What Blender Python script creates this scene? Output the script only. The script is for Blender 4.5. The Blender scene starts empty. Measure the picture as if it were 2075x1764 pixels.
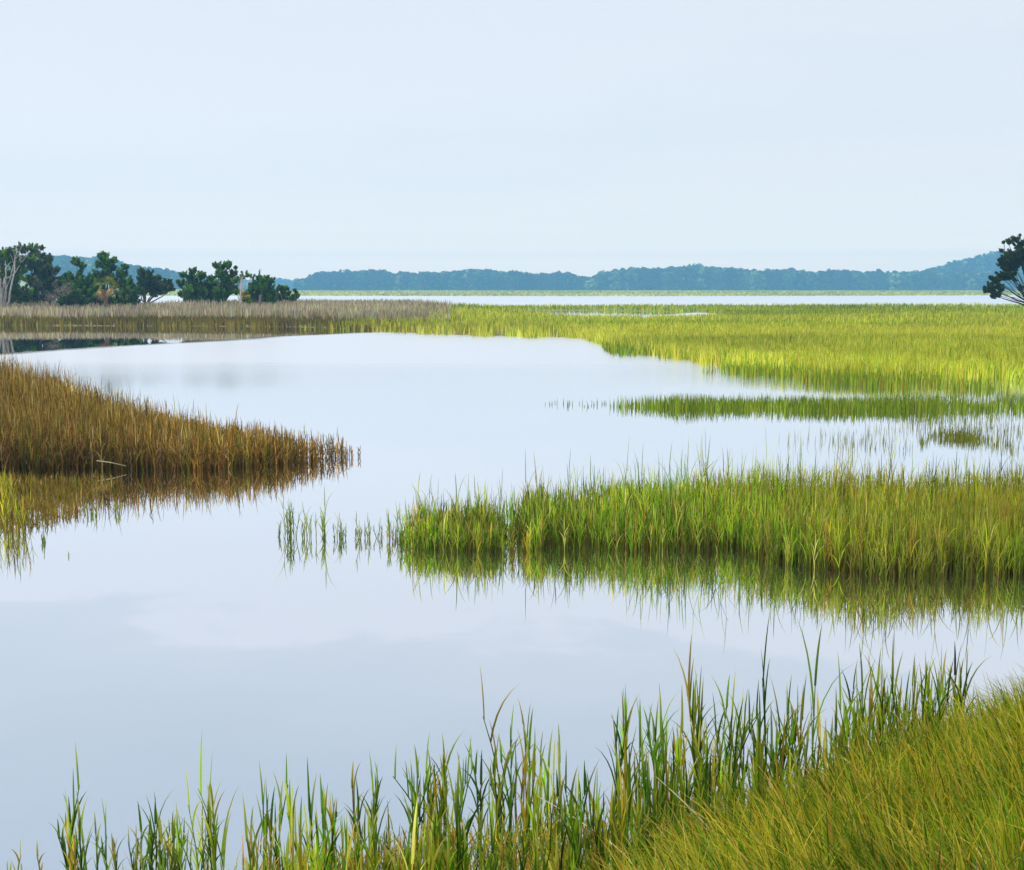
import bpy, math
import numpy as np
from mathutils import Vector

scene = bpy.context.scene
col = scene.collection
rng = np.random.default_rng(11)

# ------------------------------------------------------------------ camera
F = 2505.0                      # focal length in units of a 2075 px wide picture
CX, CY, HOR = 1037.5, 882.0, 585.0
H = 2.5                         # eye height above the water
PITCH = math.atan((CY - HOR) / F)
cam_d = bpy.data.cameras.new('camera'); cam = bpy.data.objects.new('camera', cam_d); col.objects.link(cam)
cam.location = (0, 0, H); cam.rotation_euler = (math.pi/2 - PITCH, 0, 0)
cam_d.sensor_width = 36; cam_d.lens = 36 * F / 2075; cam_d.clip_end = 8000; cam_d.clip_start = 0.05
scene.camera = cam

# ------------------------------------------------------------------ world: high thin overcast
SUN_EL, SUN_AZ = 48.0, -62.0    # azimuth from +Y (view) towards +X
w = bpy.data.worlds.new('World'); scene.world = w; w.use_nodes = True
nt = w.node_tree; nt.nodes.clear()
def N(t, **k):
    n = nt.nodes.new(t)
    for a, b in k.items(): setattr(n, a, b)
    return n
out = N('ShaderNodeOutputWorld'); bg = N('ShaderNodeBackground'); bg.inputs[1].default_value = 0.1
sky = N('ShaderNodeTexSky', sky_type='NISHITA', sun_disc=False)
sky.sun_elevation = math.radians(SUN_EL); sky.sun_rotation = math.radians(SUN_AZ); sky.dust_density = 3
tc = N('ShaderNodeTexCoord'); sep = N('ShaderNodeSeparateXYZ')
nt.links.new(tc.outputs['Generated'], sep.inputs[0])
mp = N('ShaderNodeMapping'); mp.inputs['Scale'].default_value = (1.6, 1.6, 7.0)
nt.links.new(tc.outputs['Generated'], mp.inputs[0])
nz = N('ShaderNodeTexNoise'); nz.inputs['Scale'].default_value = 2.2; nz.inputs['Detail'].default_value = 7; nz.inputs['Roughness'].default_value = 0.55
nt.links.new(mp.outputs[0], nz.inputs['Vector'])
# edge of the higher, thinner cloud: elevation plus noise
m1 = N('ShaderNodeMath', operation='MULTIPLY_ADD'); m1.inputs[1].default_value = 0.16; 
nt.links.new(nz.outputs['Fac'], m1.inputs[0]); nt.links.new(sep.outputs['Z'], m1.inputs[2])
m2 = N('ShaderNodeMath', operation='MULTIPLY_ADD'); m2.inputs[1].default_value = -0.10   # cloud edge lower to the left
nt.links.new(sep.outputs['X'], m2.inputs[0]); nt.links.new(m1.outputs[0], m2.inputs[2])
cr = N('ShaderNodeValToRGB'); e = cr.color_ramp.elements
e[0].position = 0.0; e[0].color = (0.715, 0.80, 0.865, 1)
e[1].position = 1.0; e[1].color = (1.05, 1.06, 1.08, 1)
for p, c in ((0.10, (0.725, 0.81, 0.885, 1)), (0.145, (0.75, 0.825, 0.90, 1)), (0.19, (0.72, 0.81, 0.905, 1)), (0.235, (0.765, 0.84, 0.925, 1)), (0.29, (0.765, 0.84, 0.935, 1)), (0.349, (0.765, 0.825, 0.93, 1)), (0.357, (0.67, 0.76, 0.865, 1)), (0.46, (0.58, 0.69, 0.81, 1)), (0.56, (0.52, 0.635, 0.78, 1)), (0.64, (0.62, 0.72, 0.84, 1)), (0.74, (1.0, 1.02, 1.05, 1))):
    el = cr.color_ramp.elements.new(p); el.color = c
nt.links.new(m2.outputs[0], cr.inputs[0])
sc = N('ShaderNodeVectorMath', operation='SCALE'); sc.inputs['Scale'].default_value = 10.0
nt.links.new(cr.outputs[0], sc.inputs[0])
mx = N('ShaderNodeMix', data_type='RGBA'); mx.inputs[0].default_value = 0.94
nt.links.new(sky.outputs[0], mx.inputs[6]); nt.links.new(sc.outputs[0], mx.inputs[7])
# brightness added to the horizon sky to offset what the haze box dims
HAZE_K, HAZE_TOP, HAZE_LEN, HAZE_J = 0.00052, 60.0, 2100.0, (0.20, 0.50, 0.78)
cz = N('ShaderNodeMapRange'); cz.inputs[1].default_value = 0.0; cz.inputs[2].default_value = 0.4
nt.links.new(sep.outputs['Z'], cz.inputs[0])
hr = N('ShaderNodeValToRGB'); he = hr.color_ramp
stops = [0.0, 0.012, 0.0225, 0.03, 0.04, 0.055, 0.08, 0.12, 0.2, 0.4]
for i_, z_ in enumerate(stops):
    T_ = math.exp(-HAZE_K*min(HAZE_LEN, (HAZE_TOP-2.5)/max(z_, 1e-4)))
    c_ = [max(0, (b_-j_)*(1/T_-1)) for b_, j_ in zip((0.72, 0.805, 0.875), HAZE_J)] + [1]
    el = he.elements[0] if i_ == 0 else (he.elements[len(he.elements)-1] if i_ == len(stops)-1 else he.elements.new(z_/0.4))
    el.position = z_/0.4; el.color = c_
nt.links.new(cz.outputs[0], hr.inputs[0])
s2 = N('ShaderNodeVectorMath', operation='SCALE'); s2.inputs['Scale'].default_value = 10.0
nt.links.new(hr.outputs[0], s2.inputs[0])
ad = N('ShaderNodeVectorMath', operation='ADD')
nt.links.new(mx.outputs[2], ad.inputs[0]); nt.links.new(s2.outputs[0], ad.inputs[1])
nt.links.new(ad.outputs[0], bg.inputs[0]); nt.links.new(bg.outputs[0], out.inputs[0])

sd = bpy.data.lights.new('sun', 'SUN'); sd.energy = 3.5; sd.angle = math.radians(3.0); sd.color = (1.0, 0.95, 0.85)
sun = bpy.data.objects.new('sun', sd); col.objects.link(sun)
a, el_ = math.radians(SUN_AZ), math.radians(SUN_EL)
sv = Vector((math.sin(a)*math.cos(el_), math.cos(a)*math.cos(el_), math.sin(el_)))
sun.rotation_euler = sv.to_track_quat('Z', 'Y').to_euler()
scene.cycles.volume_bounces = 2
scene.view_settings.view_transform = 'Standard'; scene.view_settings.look = 'None'
scene.view_settings.exposure = 0.0; scene.view_settings.gamma = 1.0

# ------------------------------------------------------------------ helpers
cp, sp_ = math.cos(PITCH), math.sin(PITCH)
def ray(px, py):
    x = (np.asarray(px, float) - CX); y = (CY - np.asarray(py, float))
    return x, F*cp + y*sp_, -F*sp_ + y*cp           # world direction
def ground(px, py, z=0.0):                           # pixel -> point on the level z
    dx, dy, dz = ray(px, py); t = (z - H) / dz
    return np.stack([dx*t, dy*t, np.zeros_like(dx*t) + z], -1)
def at(px, py, d):                                   # pixel -> point at distance d along the view axis
    dx, dy, dz = ray(px, py); t = d / dy
    return np.array([dx*t, d, H + dz*t])
def srgb(c):
    c = np.asarray(c, float) / 255.0
    return np.where(c <= 0.04045, c/12.92, ((c+0.055)/1.055)**2.4)
def inpoly(x, y, poly):
    r = np.zeros(x.shape, bool); n = len(poly)
    for i in range(n):
        x0, y0 = poly[i][0], poly[i][1]; x1, y1 = poly[(i+1) % n][0], poly[(i+1) % n][1]
        c = ((y0 > y) != (y1 > y))
        r ^= c & (x < (x1-x0)*(y-y0)/((y1-y0) if y1 != y0 else 1e-9) + x0)
    return r
def sdist(x, y, poly):                               # signed distance, positive inside
    d = np.full(x.shape, 1e9); n = len(poly)
    for i in range(n):
        a_ = poly[i]; b_ = poly[(i+1) % n]
        vx, vy = b_[0]-a_[0], b_[1]-a_[1]
        t = np.clip(((x-a_[0])*vx + (y-a_[1])*vy)/(vx*vx+vy*vy+1e-12), 0, 1)
        d = np.minimum(d, np.hypot(x-a_[0]-t*vx, y-a_[1]-t*vy))
    return np.where(inpoly(x, y, poly), d, -d)
_tabs = {}
def vnoise(x, y, seed=0):                            # smooth value noise in 0..1
    if seed not in _tabs: _tabs[seed] = np.random.default_rng(seed+100).random((256, 256))
    T = _tabs[seed]
    xi, yi = np.floor(x).astype(int), np.floor(y).astype(int); fx, fy = x-xi, y-yi
    fx = fx*fx*(3-2*fx); fy = fy*fy*(3-2*fy)
    g = lambda i, j: T[(xi+i) & 255, (yi+j) & 255]
    return (g(0,0)*(1-fx)+g(1,0)*fx)*(1-fy) + (g(0,1)*(1-fx)+g(1,1)*fx)*fy
def fnoise(x, y, seed=0):
    return (vnoise(x, y, seed) + 0.5*vnoise(2.1*x+7, 2.1*y+3, seed+1) + 0.25*vnoise(4.3*x, 4.3*y, seed+2))/1.75

class MB:                                            # collects all-quad geometry with a colour per vertex
    def __init__(s): s.v = []; s.q = []; s.c = []; s.n = 0
    def add(s, v, q, c):
        v = v.reshape(-1, 3); s.v.append(v); s.q.append(q.reshape(-1, 4) + s.n); s.c.append(np.broadcast_to(c, v.shape).reshape(-1, 3)); s.n += len(v)
    def ribbons(s, P, S, C):                         # P,S,C: (N,K,3)
        n, k = P.shape[:2]
        v = np.stack([P-S, P+S], 2)                  # N,K,2,3
        c = np.stack([C, C], 2)
        b = (np.arange(n)*k*2)[:, None] + np.arange(k-1)*2
        q = np.stack([b, b+1, b+3, b+2], -1)
        s.add(v, q, c.reshape(-1, 3))
    def tubes(s, P, R, C, sides=5):                  # P (N,K,3), R (N,K), C (N,K,3)
        n, k = P.shape[:2]
        T = np.gradient(P, axis=1); T /= np.linalg.norm(T, axis=-1, keepdims=True)+1e-9
        ref = np.where(np.abs(T[..., 2:3]) > 0.9, np.array([1., 0, 0]), np.array([0, 0, 1.]))
        U = np.cross(T, ref); U /= np.linalg.norm(U, axis=-1, keepdims=True)+1e-9
        V = np.cross(T, U)
        an = np.arange(sides)*2*np.pi/sides
        v = P[:, :, None] + R[..., None, None]*(np.cos(an)[:, None]*U[:, :, None] + np.sin(an)[:, None]*V[:, :, None])
        c = np.repeat(C[:, :, None], sides, 2)
        i = (np.arange(n)*k*sides)[:, None, None] + (np.arange(k-1)*sides)[None, :, None]
        j = np.arange(sides)[None, None]; j2 = (j+1) % sides
        q = np.stack([i+j, i+j2, i+sides+j2, i+sides+j], -1)
        s.add(v, q, c.reshape(-1, 3))
    def cards(s, P, A, B, C):                        # diamond leaves: centre, long half axis, short half axis
        v = np.stack([P-A, P+B-0.15*A, P+A, P-B-0.15*A], 1)
        q = np.arange(len(P)*4).reshape(-1, 4)
        s.add(v, q, np.repeat(C[:, None], 4, 1).reshape(-1, 3))
    def build(s, name, mat, parent=None, origin=None, smooth=False):
        v = np.concatenate(s.v).astype(np.float32); q = np.concatenate(s.q).astype(np.int32); c = np.concatenate(s.c)
        if origin is not None: v = v - np.asarray(origin, np.float32)
        me = bpy.data.meshes.new(name)
        me.vertices.add(len(v)); me.vertices.foreach_set('co', v.ravel())
        me.loops.add(q.size); me.loops.foreach_set('vertex_index', q.ravel())
        me.polygons.add(len(q)); me.polygons.foreach_set('loop_start', np.arange(len(q), dtype=np.int32)*4)
        at_ = me.color_attributes.new('Col', 'FLOAT_COLOR', 'POINT')
        cc = np.ones((len(v), 4), np.float32); cc[:, :3] = np.clip(c, 0, 1); at_.data.foreach_set('color', cc.ravel())
        me.update(calc_edges=True); me.validate()
        if smooth: me.polygons.foreach_set('use_smooth', np.ones(len(q), bool))
        me.materials.append(mat)
        o = bpy.data.objects.new(name, me); col.objects.link(o)
        if parent is not None: o.parent = parent
        elif origin is not None: o.location = [float(t) for t in origin]
        return o
def tag(o, label, cat, group=None, kind=None):
    o['label'] = label; o['category'] = cat
    if group: o['group'] = group
    if kind: o['kind'] = kind
    return o
def empty(name, loc):
    o = bpy.data.objects.new(name, None); col.objects.link(o); o.location = [float(t) for t in loc]; o.empty_display_size = 0.3
    return o

# ------------------------------------------------------------------ materials
def leaf_mat(name, trans=0.35, rough=0.55, vary=0.25, scale=3.0, tint=(1.15, 1.1, 0.5)):
    m = bpy.data.materials.new(name); m.use_nodes = True; t = m.node_tree; t.nodes.clear()
    A = lambda ty, **k: [setattr(n, a, b) for n in [t.nodes.new(ty)] for a, b in k.items()] and None
    o = t.nodes.new('ShaderNodeOutputMaterial'); at_ = t.nodes.new('ShaderNodeVertexColor'); at_.layer_name = 'Col'
    ge = t.nodes.new('ShaderNodeNewGeometry'); no = t.nodes.new('ShaderNodeTexNoise'); no.inputs['Scale'].default_value = scale; no.inputs['Detail'].default_value = 4
    t.links.new(ge.outputs['Position'], no.inputs['Vector'])
    mr = t.nodes.new('ShaderNodeMapRange'); mr.inputs[3].default_value = 1-vary; mr.inputs[4].default_value = 1+vary
    mr.inputs[1].default_value = 0.3; mr.inputs[2].default_value = 0.7
    t.links.new(no.outputs['Fac'], mr.inputs[0])
    sc_ = t.nodes.new('ShaderNodeVectorMath'); sc_.operation = 'SCALE'
    t.links.new(at_.outputs[0], sc_.inputs[0]); t.links.new(mr.outputs[0], sc_.inputs['Scale'])
    b = t.nodes.new('ShaderNodeBsdfPrincipled'); b.inputs['Roughness'].default_value = rough; b.inputs['Specular IOR Level'].default_value = 0.15
    t.links.new(sc_.outputs[0], b.inputs['Base Color'])
    tr = t.nodes.new('ShaderNodeBsdfTranslucent')
    mu = t.nodes.new('ShaderNodeVectorMath'); mu.operation = 'MULTIPLY'; mu.inputs[1].default_value = tint
    t.links.new(sc_.outputs[0], mu.inputs[0]); t.links.new(mu.outputs[0], tr.inputs[0])
    ms = t.nodes.new('ShaderNodeMixShader'); ms.inputs[0].default_value = trans
    t.links.new(b.outputs[0], ms.inputs[1]); t.links.new(tr.outputs[0], ms.inputs[2]); t.links.new(ms.outputs[0], o.inputs[0])
    return m
M_blade = leaf_mat('grass_blade', 0.4)
M_far = leaf_mat('far_grass', 0.35, 0.7, 0.15, 0.6)
M_leaf = leaf_mat('foliage', 0.2, 0.6, 0.3, 2.0, (1.1, 1.2, 0.6))
M_wood = leaf_mat('far_foliage', 0.1, 0.8, 0.3, 0.08, (1, 1.1, 0.7))

def bark_mat(name, rough=0.85, sc=9.0, vary=0.35):
    m = bpy.data.materials.new(name); m.use_nodes = True; t = m.node_tree
    b = t.nodes['Principled BSDF']; b.inputs['Roughness'].default_value = rough
    at_ = t.nodes.new('ShaderNodeVertexColor'); at_.layer_name = 'Col'
    tc_ = t.nodes.new('ShaderNodeTexCoord'); mp_ = t.nodes.new('ShaderNodeMapping'); mp_.inputs['Scale'].default_value = (1, 1, 0.25)
    no = t.nodes.new('ShaderNodeTexNoise'); no.inputs['Scale'].default_value = sc; no.inputs['Detail'].default_value = 6
    t.links.new(tc_.outputs['Object'], mp_.inputs[0]); t.links.new(mp_.outputs[0], no.inputs['Vector'])
    mr = t.nodes.new('ShaderNodeMapRange'); mr.inputs[1].default_value = 0.3; mr.inputs[2].default_value = 0.7; mr.inputs[3].default_value = 1-vary; mr.inputs[4].default_value = 1+vary
    t.links.new(no.outputs['Fac'], mr.inputs[0])
    s_ = t.nodes.new('ShaderNodeVectorMath'); s_.operation = 'SCALE'
    t.links.new(at_.outputs[0], s_.inputs[0]); t.links.new(mr.outputs[0], s_.inputs['Scale']); t.links.new(s_.outputs[0], b.inputs['Base Color'])
    bu = t.nodes.new('ShaderNodeBump'); bu.inputs['Strength'].default_value = 0.5; bu.inputs['Distance'].default_value = 0.02
    t.links.new(no.outputs['Fac'], bu.inputs['Height']); t.links.new(bu.outputs[0], b.inputs['Normal'])
    return m
M_bark = bark_mat('bark')
M_mud = bark_mat('mud', 0.8, 3.0, 0.3)

def water_mat():
    m = bpy.data.materials.new('water'); m.use_nodes = True; t = m.node_tree; t.nodes.clear()
    o = t.nodes.new('ShaderNodeOutputMaterial')
    ge = t.nodes.new('ShaderNodeNewGeometry')
    mp_ = t.nodes.new('ShaderNodeMapping'); mp_.inputs['Scale'].default_value = (0.9, 1.6, 1)
    t.links.new(ge.outputs['Position'], mp_.inputs[0])
    n1 = t.nodes.new('ShaderNodeTexNoise'); n1.inputs['Scale'].default_value = 1.6; n1.inputs['Detail'].default_value = 3
    t.links.new(mp_.outputs[0], n1.inputs['Vector'])
    n2 = t.nodes.new('ShaderNodeTexNoise'); n2.inputs['Scale'].default_value = 0.045; n2.inputs['Detail'].default_value = 3   # cat's paws
    mp2 = t.nodes.new('ShaderNodeMapping'); mp2.inputs['Scale'].default_value = (0.6, 1.6, 1)
    t.links.new(ge.outputs['Position'], mp2.inputs[0]); t.links.new(mp2.outputs[0], n2.inputs['Vector'])
    bs = t.nodes.new('ShaderNodeMapRange'); bs.inputs[1].default_value = 0.4; bs.inputs[2].default_value = 0.7; bs.inputs[3].default_value = 0.02; bs.inputs[4].default_value = 0.14
    t.links.new(n2.outputs['Fac'], bs.inputs[0])
    bu = t.nodes.new('ShaderNodeBump'); bu.inputs['Distance'].default_value = 0.006
    t.links.new(bs.outputs[0], bu.inputs['Strength']); t.links.new(n1.outputs['Fac'], bu.inputs['Height'])
    # breeze: a rippled zone in the middle of the bay and on the far lake, calm strips along the shores
    sx = t.nodes.new('ShaderNodeSeparateXYZ'); t.links.new(ge.outputs['Position'], sx.inputs[0])
    def mth(op, a_, b_=None, c_=None):
        n_ = t.nodes.new('ShaderNodeMath'); n_.operation = op
        for i_, q_ in enumerate((a_, b_, c_)):
            if q_ is None: continue
            if isinstance(q_, (int, float)): n_.inputs[i_].default_value = q_
            else: t.links.new(q_, n_.inputs[i_])
        return n_.outputs[0]
    wob = mth('MULTIPLY', mth('SUBTRACT', n2.outputs['Fac'], 0.5), 14.0)
    edge_ = mth('MULTIPLY_ADD', mth('ADD', sx.outputs['X'], 20.0), 2.1, 48.0)
    far_side = mth('SUBTRACT', mth('ADD', edge_, wob), sx.outputs['Y'])
    far_m = t.nodes.new('ShaderNodeMapRange'); far_m.inputs[1].default_value = -1; far_m.inputs[2].default_value = 3; t.links.new(far_side, far_m.inputs[0])
    near_m = t.nodes.new('ShaderNodeMapRange'); near_m.inputs[1].default_value = 25; near_m.inputs[2].default_value = 42; t.links.new(mth('ADD', sx.outputs['Y'], wob), near_m.inputs[0])
    zone = mth('MULTIPLY', far_m.outputs[0], near_m.outputs[0])
    lake = t.nodes.new('ShaderNodeMapRange'); lake.inputs[1].default_value = 130; lake.inputs[2].default_value = 170; t.links.new(sx.outputs['Y'], lake.inputs[0])
    zone = mth('MAXIMUM', zone, lake.outputs[0])
    gl = t.nodes.new('ShaderNodeBsdfGlossy'); t.links.new(mth('MULTIPLY_ADD', zone, 0.29, 0.004), gl.inputs['Roughness']); gc_ = t.nodes.new('ShaderNodeMix'); gc_.data_type = 'RGBA'; gc_.inputs[6].default_value = (0.98, 0.985, 1, 1); gc_.inputs[7].default_value = (0.95, 0.955, 0.97, 1); t.links.new(zone, gc_.inputs[0]); t.links.new(gc_.outputs[2], gl.inputs['Color'])
    t.links.new(bu.outputs[0], gl.inputs['Normal'])
    df = t.nodes.new('ShaderNodeBsdfDiffuse'); df.inputs['Color'].default_value = (0.035, 0.045, 0.05, 1)
    fr = t.nodes.new('ShaderNodeFresnel'); fr.inputs['IOR'].default_value = 1.33
    mr = t.nodes.new('ShaderNodeMapRange'); mr.inputs[1].default_value = 0.05; mr.inputs[2].default_value = 0.45; mr.inputs[3].default_value = 0.86; mr.inputs[4].default_value = 0.985
    t.links.new(fr.outputs[0], mr.inputs[0])
    ms = t.nodes.new('ShaderNodeMixShader')
    t.links.new(mr.outputs[0], ms.inputs[0]); t.links.new(df.outputs[0], ms.inputs[1]); t.links.new(gl.outputs[0], ms.inputs[2]); t.links.new(ms.outputs[0], o.inputs[0])
    return m

# ------------------------------------------------------------------ water sheet
def sheet(name, x0, x1, y0, y1, z, mat):
    me = bpy.data.meshes.new(name)
    me.from_pydata([(x0, y0, z), (x1, y0, z), (x1, y1, z), (x0, y1, z)], [], [(0, 1, 2, 3)]); me.materials.append(mat)
    o = bpy.data.objects.new(name, me); col.objects.link(o); return o
water = sheet('water', -2450, 2450, -40, 2080, 0, water_mat()); water['kind'] = 'structure'; water['label'] = 'calm pale blue tidal water mirroring the sky'

# ------------------------------------------------------------------ the land, outlined by its waterline
W = lambda pts: [tuple(ground(x, y)[:2]) for x, y in pts]
far_pt = lambda px, d: (float((px-CX)/F*d), float(d))
bank_line = [(560, 2140), (700, 2040), (1000, 1960), (1250, 1810), (1500, 1680), (1750, 1568), (2075, 1435), (2500, 1305), (3200, 1200)]
bank_w = W(bank_line) + [(9, 8), (14, 4), (14, -12), (-8, -12), (-6, -1), (-1.6, 2.4)]
marsh_front = [(-900, 655), (-400, 659), (0, 661), (300, 662), (600, 664), (750, 672), (950, 681), (1180, 685), (1215, 700), (1300, 716), (1420, 736), (1600, 757), (1750, 768), (1900, 771), (2075, 768), (2500, 760), (3300, 745)]
spit_w = W(marsh_front[:9]) + [far_pt(1190, 128), far_pt(900, 140), far_pt(600, 128), far_pt(300, 118), far_pt(-900, 124)]
marsh_w = W(marsh_front[6:]) + [far_pt(3300, 175), far_pt(1700, 178), far_pt(1500, 170), far_pt(900, 160)]
pond = [(1010, 630), (1200, 630), (1420, 634), (1480, 640), (1420, 650), (1300, 652), (1160, 648), (1040, 640)]
pond_w = W(pond)
far_w = [far_pt(-1500, 150), far_pt(-900, 300), far_pt(-400, 420), far_pt(200, 430), far_pt(600, 425), far_pt(1300, 400), far_pt(1750, 430), far_pt(2400, 480), far_pt(3500, 430), far_pt(3500, 2700), far_pt(-1500, 2700)]
brown_w = W([(-500, 955), (0, 955), (250, 950), (400, 950), (520, 938), (600, 930), (500, 918), (400, 908), (300, 888), (200, 856), (100, 820), (0, 790), (-250, 745), (-500, 720)])
def hill_z(px, d):
    z = np.interp(px, [-900, -300, 0, 150, 330, 430], [24, 22, 18, 14, 4, 0.4]) * np.clip((d-1000)/60, 0, 1)
    z2 = np.interp(px, [1860, 1950, 2075, 2400, 3000], [0.4, 12, 24, 32, 32]) * np.clip((d-1400)/80, 0, 1)
    return np.maximum(z, z2)
def land(x, y):
    z = np.full(np.shape(x), -0.35)
    def prof(poly, top, run, edge=0.0):
        s = sdist(x, y, poly)
        return np.where(s > edge, -0.02 + (top+0.02)*np.clip((s-edge)/run, 0, 1)**0.8, -0.35)
    z = np.maximum(z, prof(spit_w, 0.62, 16, 0.2))
    z = np.maximum(z, prof(marsh_w, 0.06, 8, 0.8))
    s = sdist(x, y, pond_w); z = np.where(s > 0, -0.3, z)
    z = np.maximum(z, prof(far_w, 0.5, 200, 0))
    z = np.maximum(z, prof(brown_w, 0.05, 1.2, 0.3))
    z = np.maximum(z, prof(bank_w, 0.66, 2.2, 0))
    px = CX + x/np.maximum(y, 1)*F
    hz = hill_z(px, y); z = np.where(y > 900, np.maximum(z, hz), z)
    n = (fnoise(x*0.8, y*0.8, 5)-0.5)*0.07 + (fnoise(x*0.1, y*0.1, 8)-0.5)*0.1
    return np.where(z > 0.02, np.maximum(z+n*np.clip(z*6, 0, 1), 0.01), z)
vs = np.concatenate([np.linspace(-10, 3, 27)[:-1], 3*np.exp(np.linspace(0, math.log(2075/3), 430))])
us = np.linspace(-0.95, 0.95, 321)
GY, GU = np.meshgrid(vs, us, indexing='ij'); GX = GU*(np.maximum(GY, 0)*1.0+9)
GZ = land(GX, GY)
gc = np.empty(GX.shape+(3,)); gc[:] = srgb((92, 82, 52))
gc[(GY > 30) & (GY < 260)] = srgb((118, 122, 38)); gc[GY > 260] = srgb((150, 158, 74)); gc[GY > 1040] = srgb((60, 78, 50))
lft = (GY > 60) & (GY < 150) & (sdist(GX, GY, spit_w) > 0); gc[lft] = srgb((112, 100, 60))
bn = (GY > 12) & (GY < 40) & (GX < 0); gc[bn] = srgb((84, 62, 26))
mb = MB(); nr, nc = GX.shape
idx = np.arange(nr*nc).reshape(nr, nc)
q = np.stack([idx[:-1, :-1], idx[:-1, 1:], idx[1:, 1:], idx[1:, :-1]], -1)
mb.add(np.stack([GX, GY, GZ], -1), q, gc.reshape(-1, 3))
g = mb.build('ground', M_mud, smooth=True); g['kind'] = 'structure'; g['label'] = 'low mud flats and bank under the marsh grass'

# ------------------------------------------------------------------ grass
def pick(poly, n, p=0.0):
    """n base points inside a waterline outline; p > 0 favours the far side"""
    poly = np.asarray(poly, float); lo, hi = poly.min(0), poly.max(0)
    X = []; Y = []; tot = 0
    while tot < n:
        x = rng.uniform(lo[0], hi[0], n*2); y = lo[1] + (hi[1]-lo[1])*rng.random(n*2)**(1+p)
        k = inpoly(x, y, poly); X.append(x[k]); Y.append(y[k]); tot += k.sum()
    return np.concatenate(X)[:n], np.concatenate(Y)[:n]
def pal(cols, wts, n, jit=0.18):
    c = srgb(np.array(cols)); k = rng.choice(len(cols), n, p=np.array(wts)/np.sum(wts))
    r = c[k] * (1 + jit*rng.standard_normal((n, 1))*0.7) ; r *= 1 + 0.08*rng.standard_normal((n, 3))
    return np.clip(r, 0.002, 0.9)
def blades(mb, P, h, wd, C, seg=3, lean=0.25, wind=(0, 0), tip=None, curl=1.0):
    n = len(P); t = np.linspace(0, 1, seg+1)[None, :, None]
    az = rng.uniform(0, 2*np.pi, n); la = np.abs(rng.normal(0, lean, n))*h
    L = np.stack([np.cos(az)*la + wind[0]*h, np.sin(az)*la + wind[1]*h, np.zeros(n)], -1)[:, None]
    drop = (np.linalg.norm(L, axis=-1, keepdims=True)**2/(2*h[:, None, None]+1e-6))*curl
    pts = P[:, None] + L*(0.35*t + 0.65*t**2)
    pts = pts + np.array([0, 0, 1.])*(h[:, None, None]*t - drop*t**3)
    fa = rng.uniform(0, np.pi, n) * 0.55 - np.pi*0.275                # broad sides mostly face across the view
    S = np.stack([np.cos(fa), np.sin(fa), np.zeros(n)], -1)[:, None] * (wd[:, None, None]*0.5*(1-t**1.6*0.93))
    CC = np.repeat(C[:, None], seg+1, 1)
    if tip is not None: CC = CC*(1-0.5*t**2) + np.asarray(tip)*0.5*t**2
    mb.ribbons(pts, np.broadcast_to(S, pts.shape), CC)
def plants(mb, P, h, C, nl=5, stemr=0.0035, lw=0.008, spread=0.3, lean=0.07, leafc=None, tipc=None, seg=5):
    """cordgrass: an upright stem with long leaves leaving it alternately and rising past it"""
    n = len(P); k = 5; t = np.linspace(0, 1, k)[None, :, None]
    az = rng.uniform(0, 2*np.pi, n); la = np.abs(rng.normal(0, lean, n))*h
    L = np.stack([np.cos(az)*la, np.sin(az)*la, np.zeros(n)], -1)[:, None]
    hs = h*0.72
    S = P[:, None] + L*t**1.5 + np.array([0, 0, 1.])*hs[:, None, None]*t
    mb.tubes(S, stemr*(1.15-0.75*t[..., 0])*np.ones((n, 1)), np.repeat(C[:, None], k, 1), 4)
    lc = C if leafc is None else leafc
    a0 = rng.uniform(0, 2*np.pi, n)
    for j in range(nl):
        f = 0.12 + 0.8*j/max(nl-1, 1) + rng.uniform(-0.06, 0.06, n); f = np.clip(f, 0.05, 0.98)
        B = P + L[:, 0]*f[:, None]**1.5 + np.array([0, 0, 1.])*(hs*f)[:, None]
        ln = h*rng.uniform(0.32, 0.55, n)*(1.0 - 0.15*(j == nl-1))
        an = a0 + j*np.pi + rng.normal(0, 0.5, n)
        sp = spread*rng.uniform(0.3, 1.3, n)*(0.25 if j == nl-1 else 1.0)
        tt = np.linspace(0, 1, seg+1)[None, :, None]
        D = np.stack([np.cos(an), np.sin(an), np.zeros(n)], -1)[:, None]
        out_ = (sp*ln)[:, None, None]*(0.5*tt + 0.9*tt**2.2)
        up = ln[:, None, None]*(tt - (0.35*sp[:, None, None])*tt**3*1.6)
        pts = B[:, None] + D*out_ + np.array([0, 0, 1.])*up
        fa = rng.uniform(-0.7, 0.7, n)
        sd_ = np.stack([np.cos(fa), np.sin(fa), np.zeros(n)], -1)[:, None]*((lw*rng.uniform(0.6, 1.2, n))[:, None, None]*0.5*(0.75+0.6*tt-1.3*tt**2))
        cc = np.repeat((lc*np.clip(np.exp(0.28*rng.standard_normal((n, 1))), 0.5, 1.5))[:, None], seg+1, 1)  # random leaf tone, spread widened to stand in for sunlit flecks
        if tipc is not None:
            wt = (rng.random(n) < 0.35)[:, None, None]*0.8*tt**2
            cc = cc*(1-wt) + np.asarray(tipc)*wt
        mb.ribbons(pts, np.broadcast_to(sd_, pts.shape), cc)
def onland(x, y, sink=0.02):
    z = np.maximum(land(x, y), 0.0) - sink
    return np.stack([x, y, z], -1)

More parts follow.
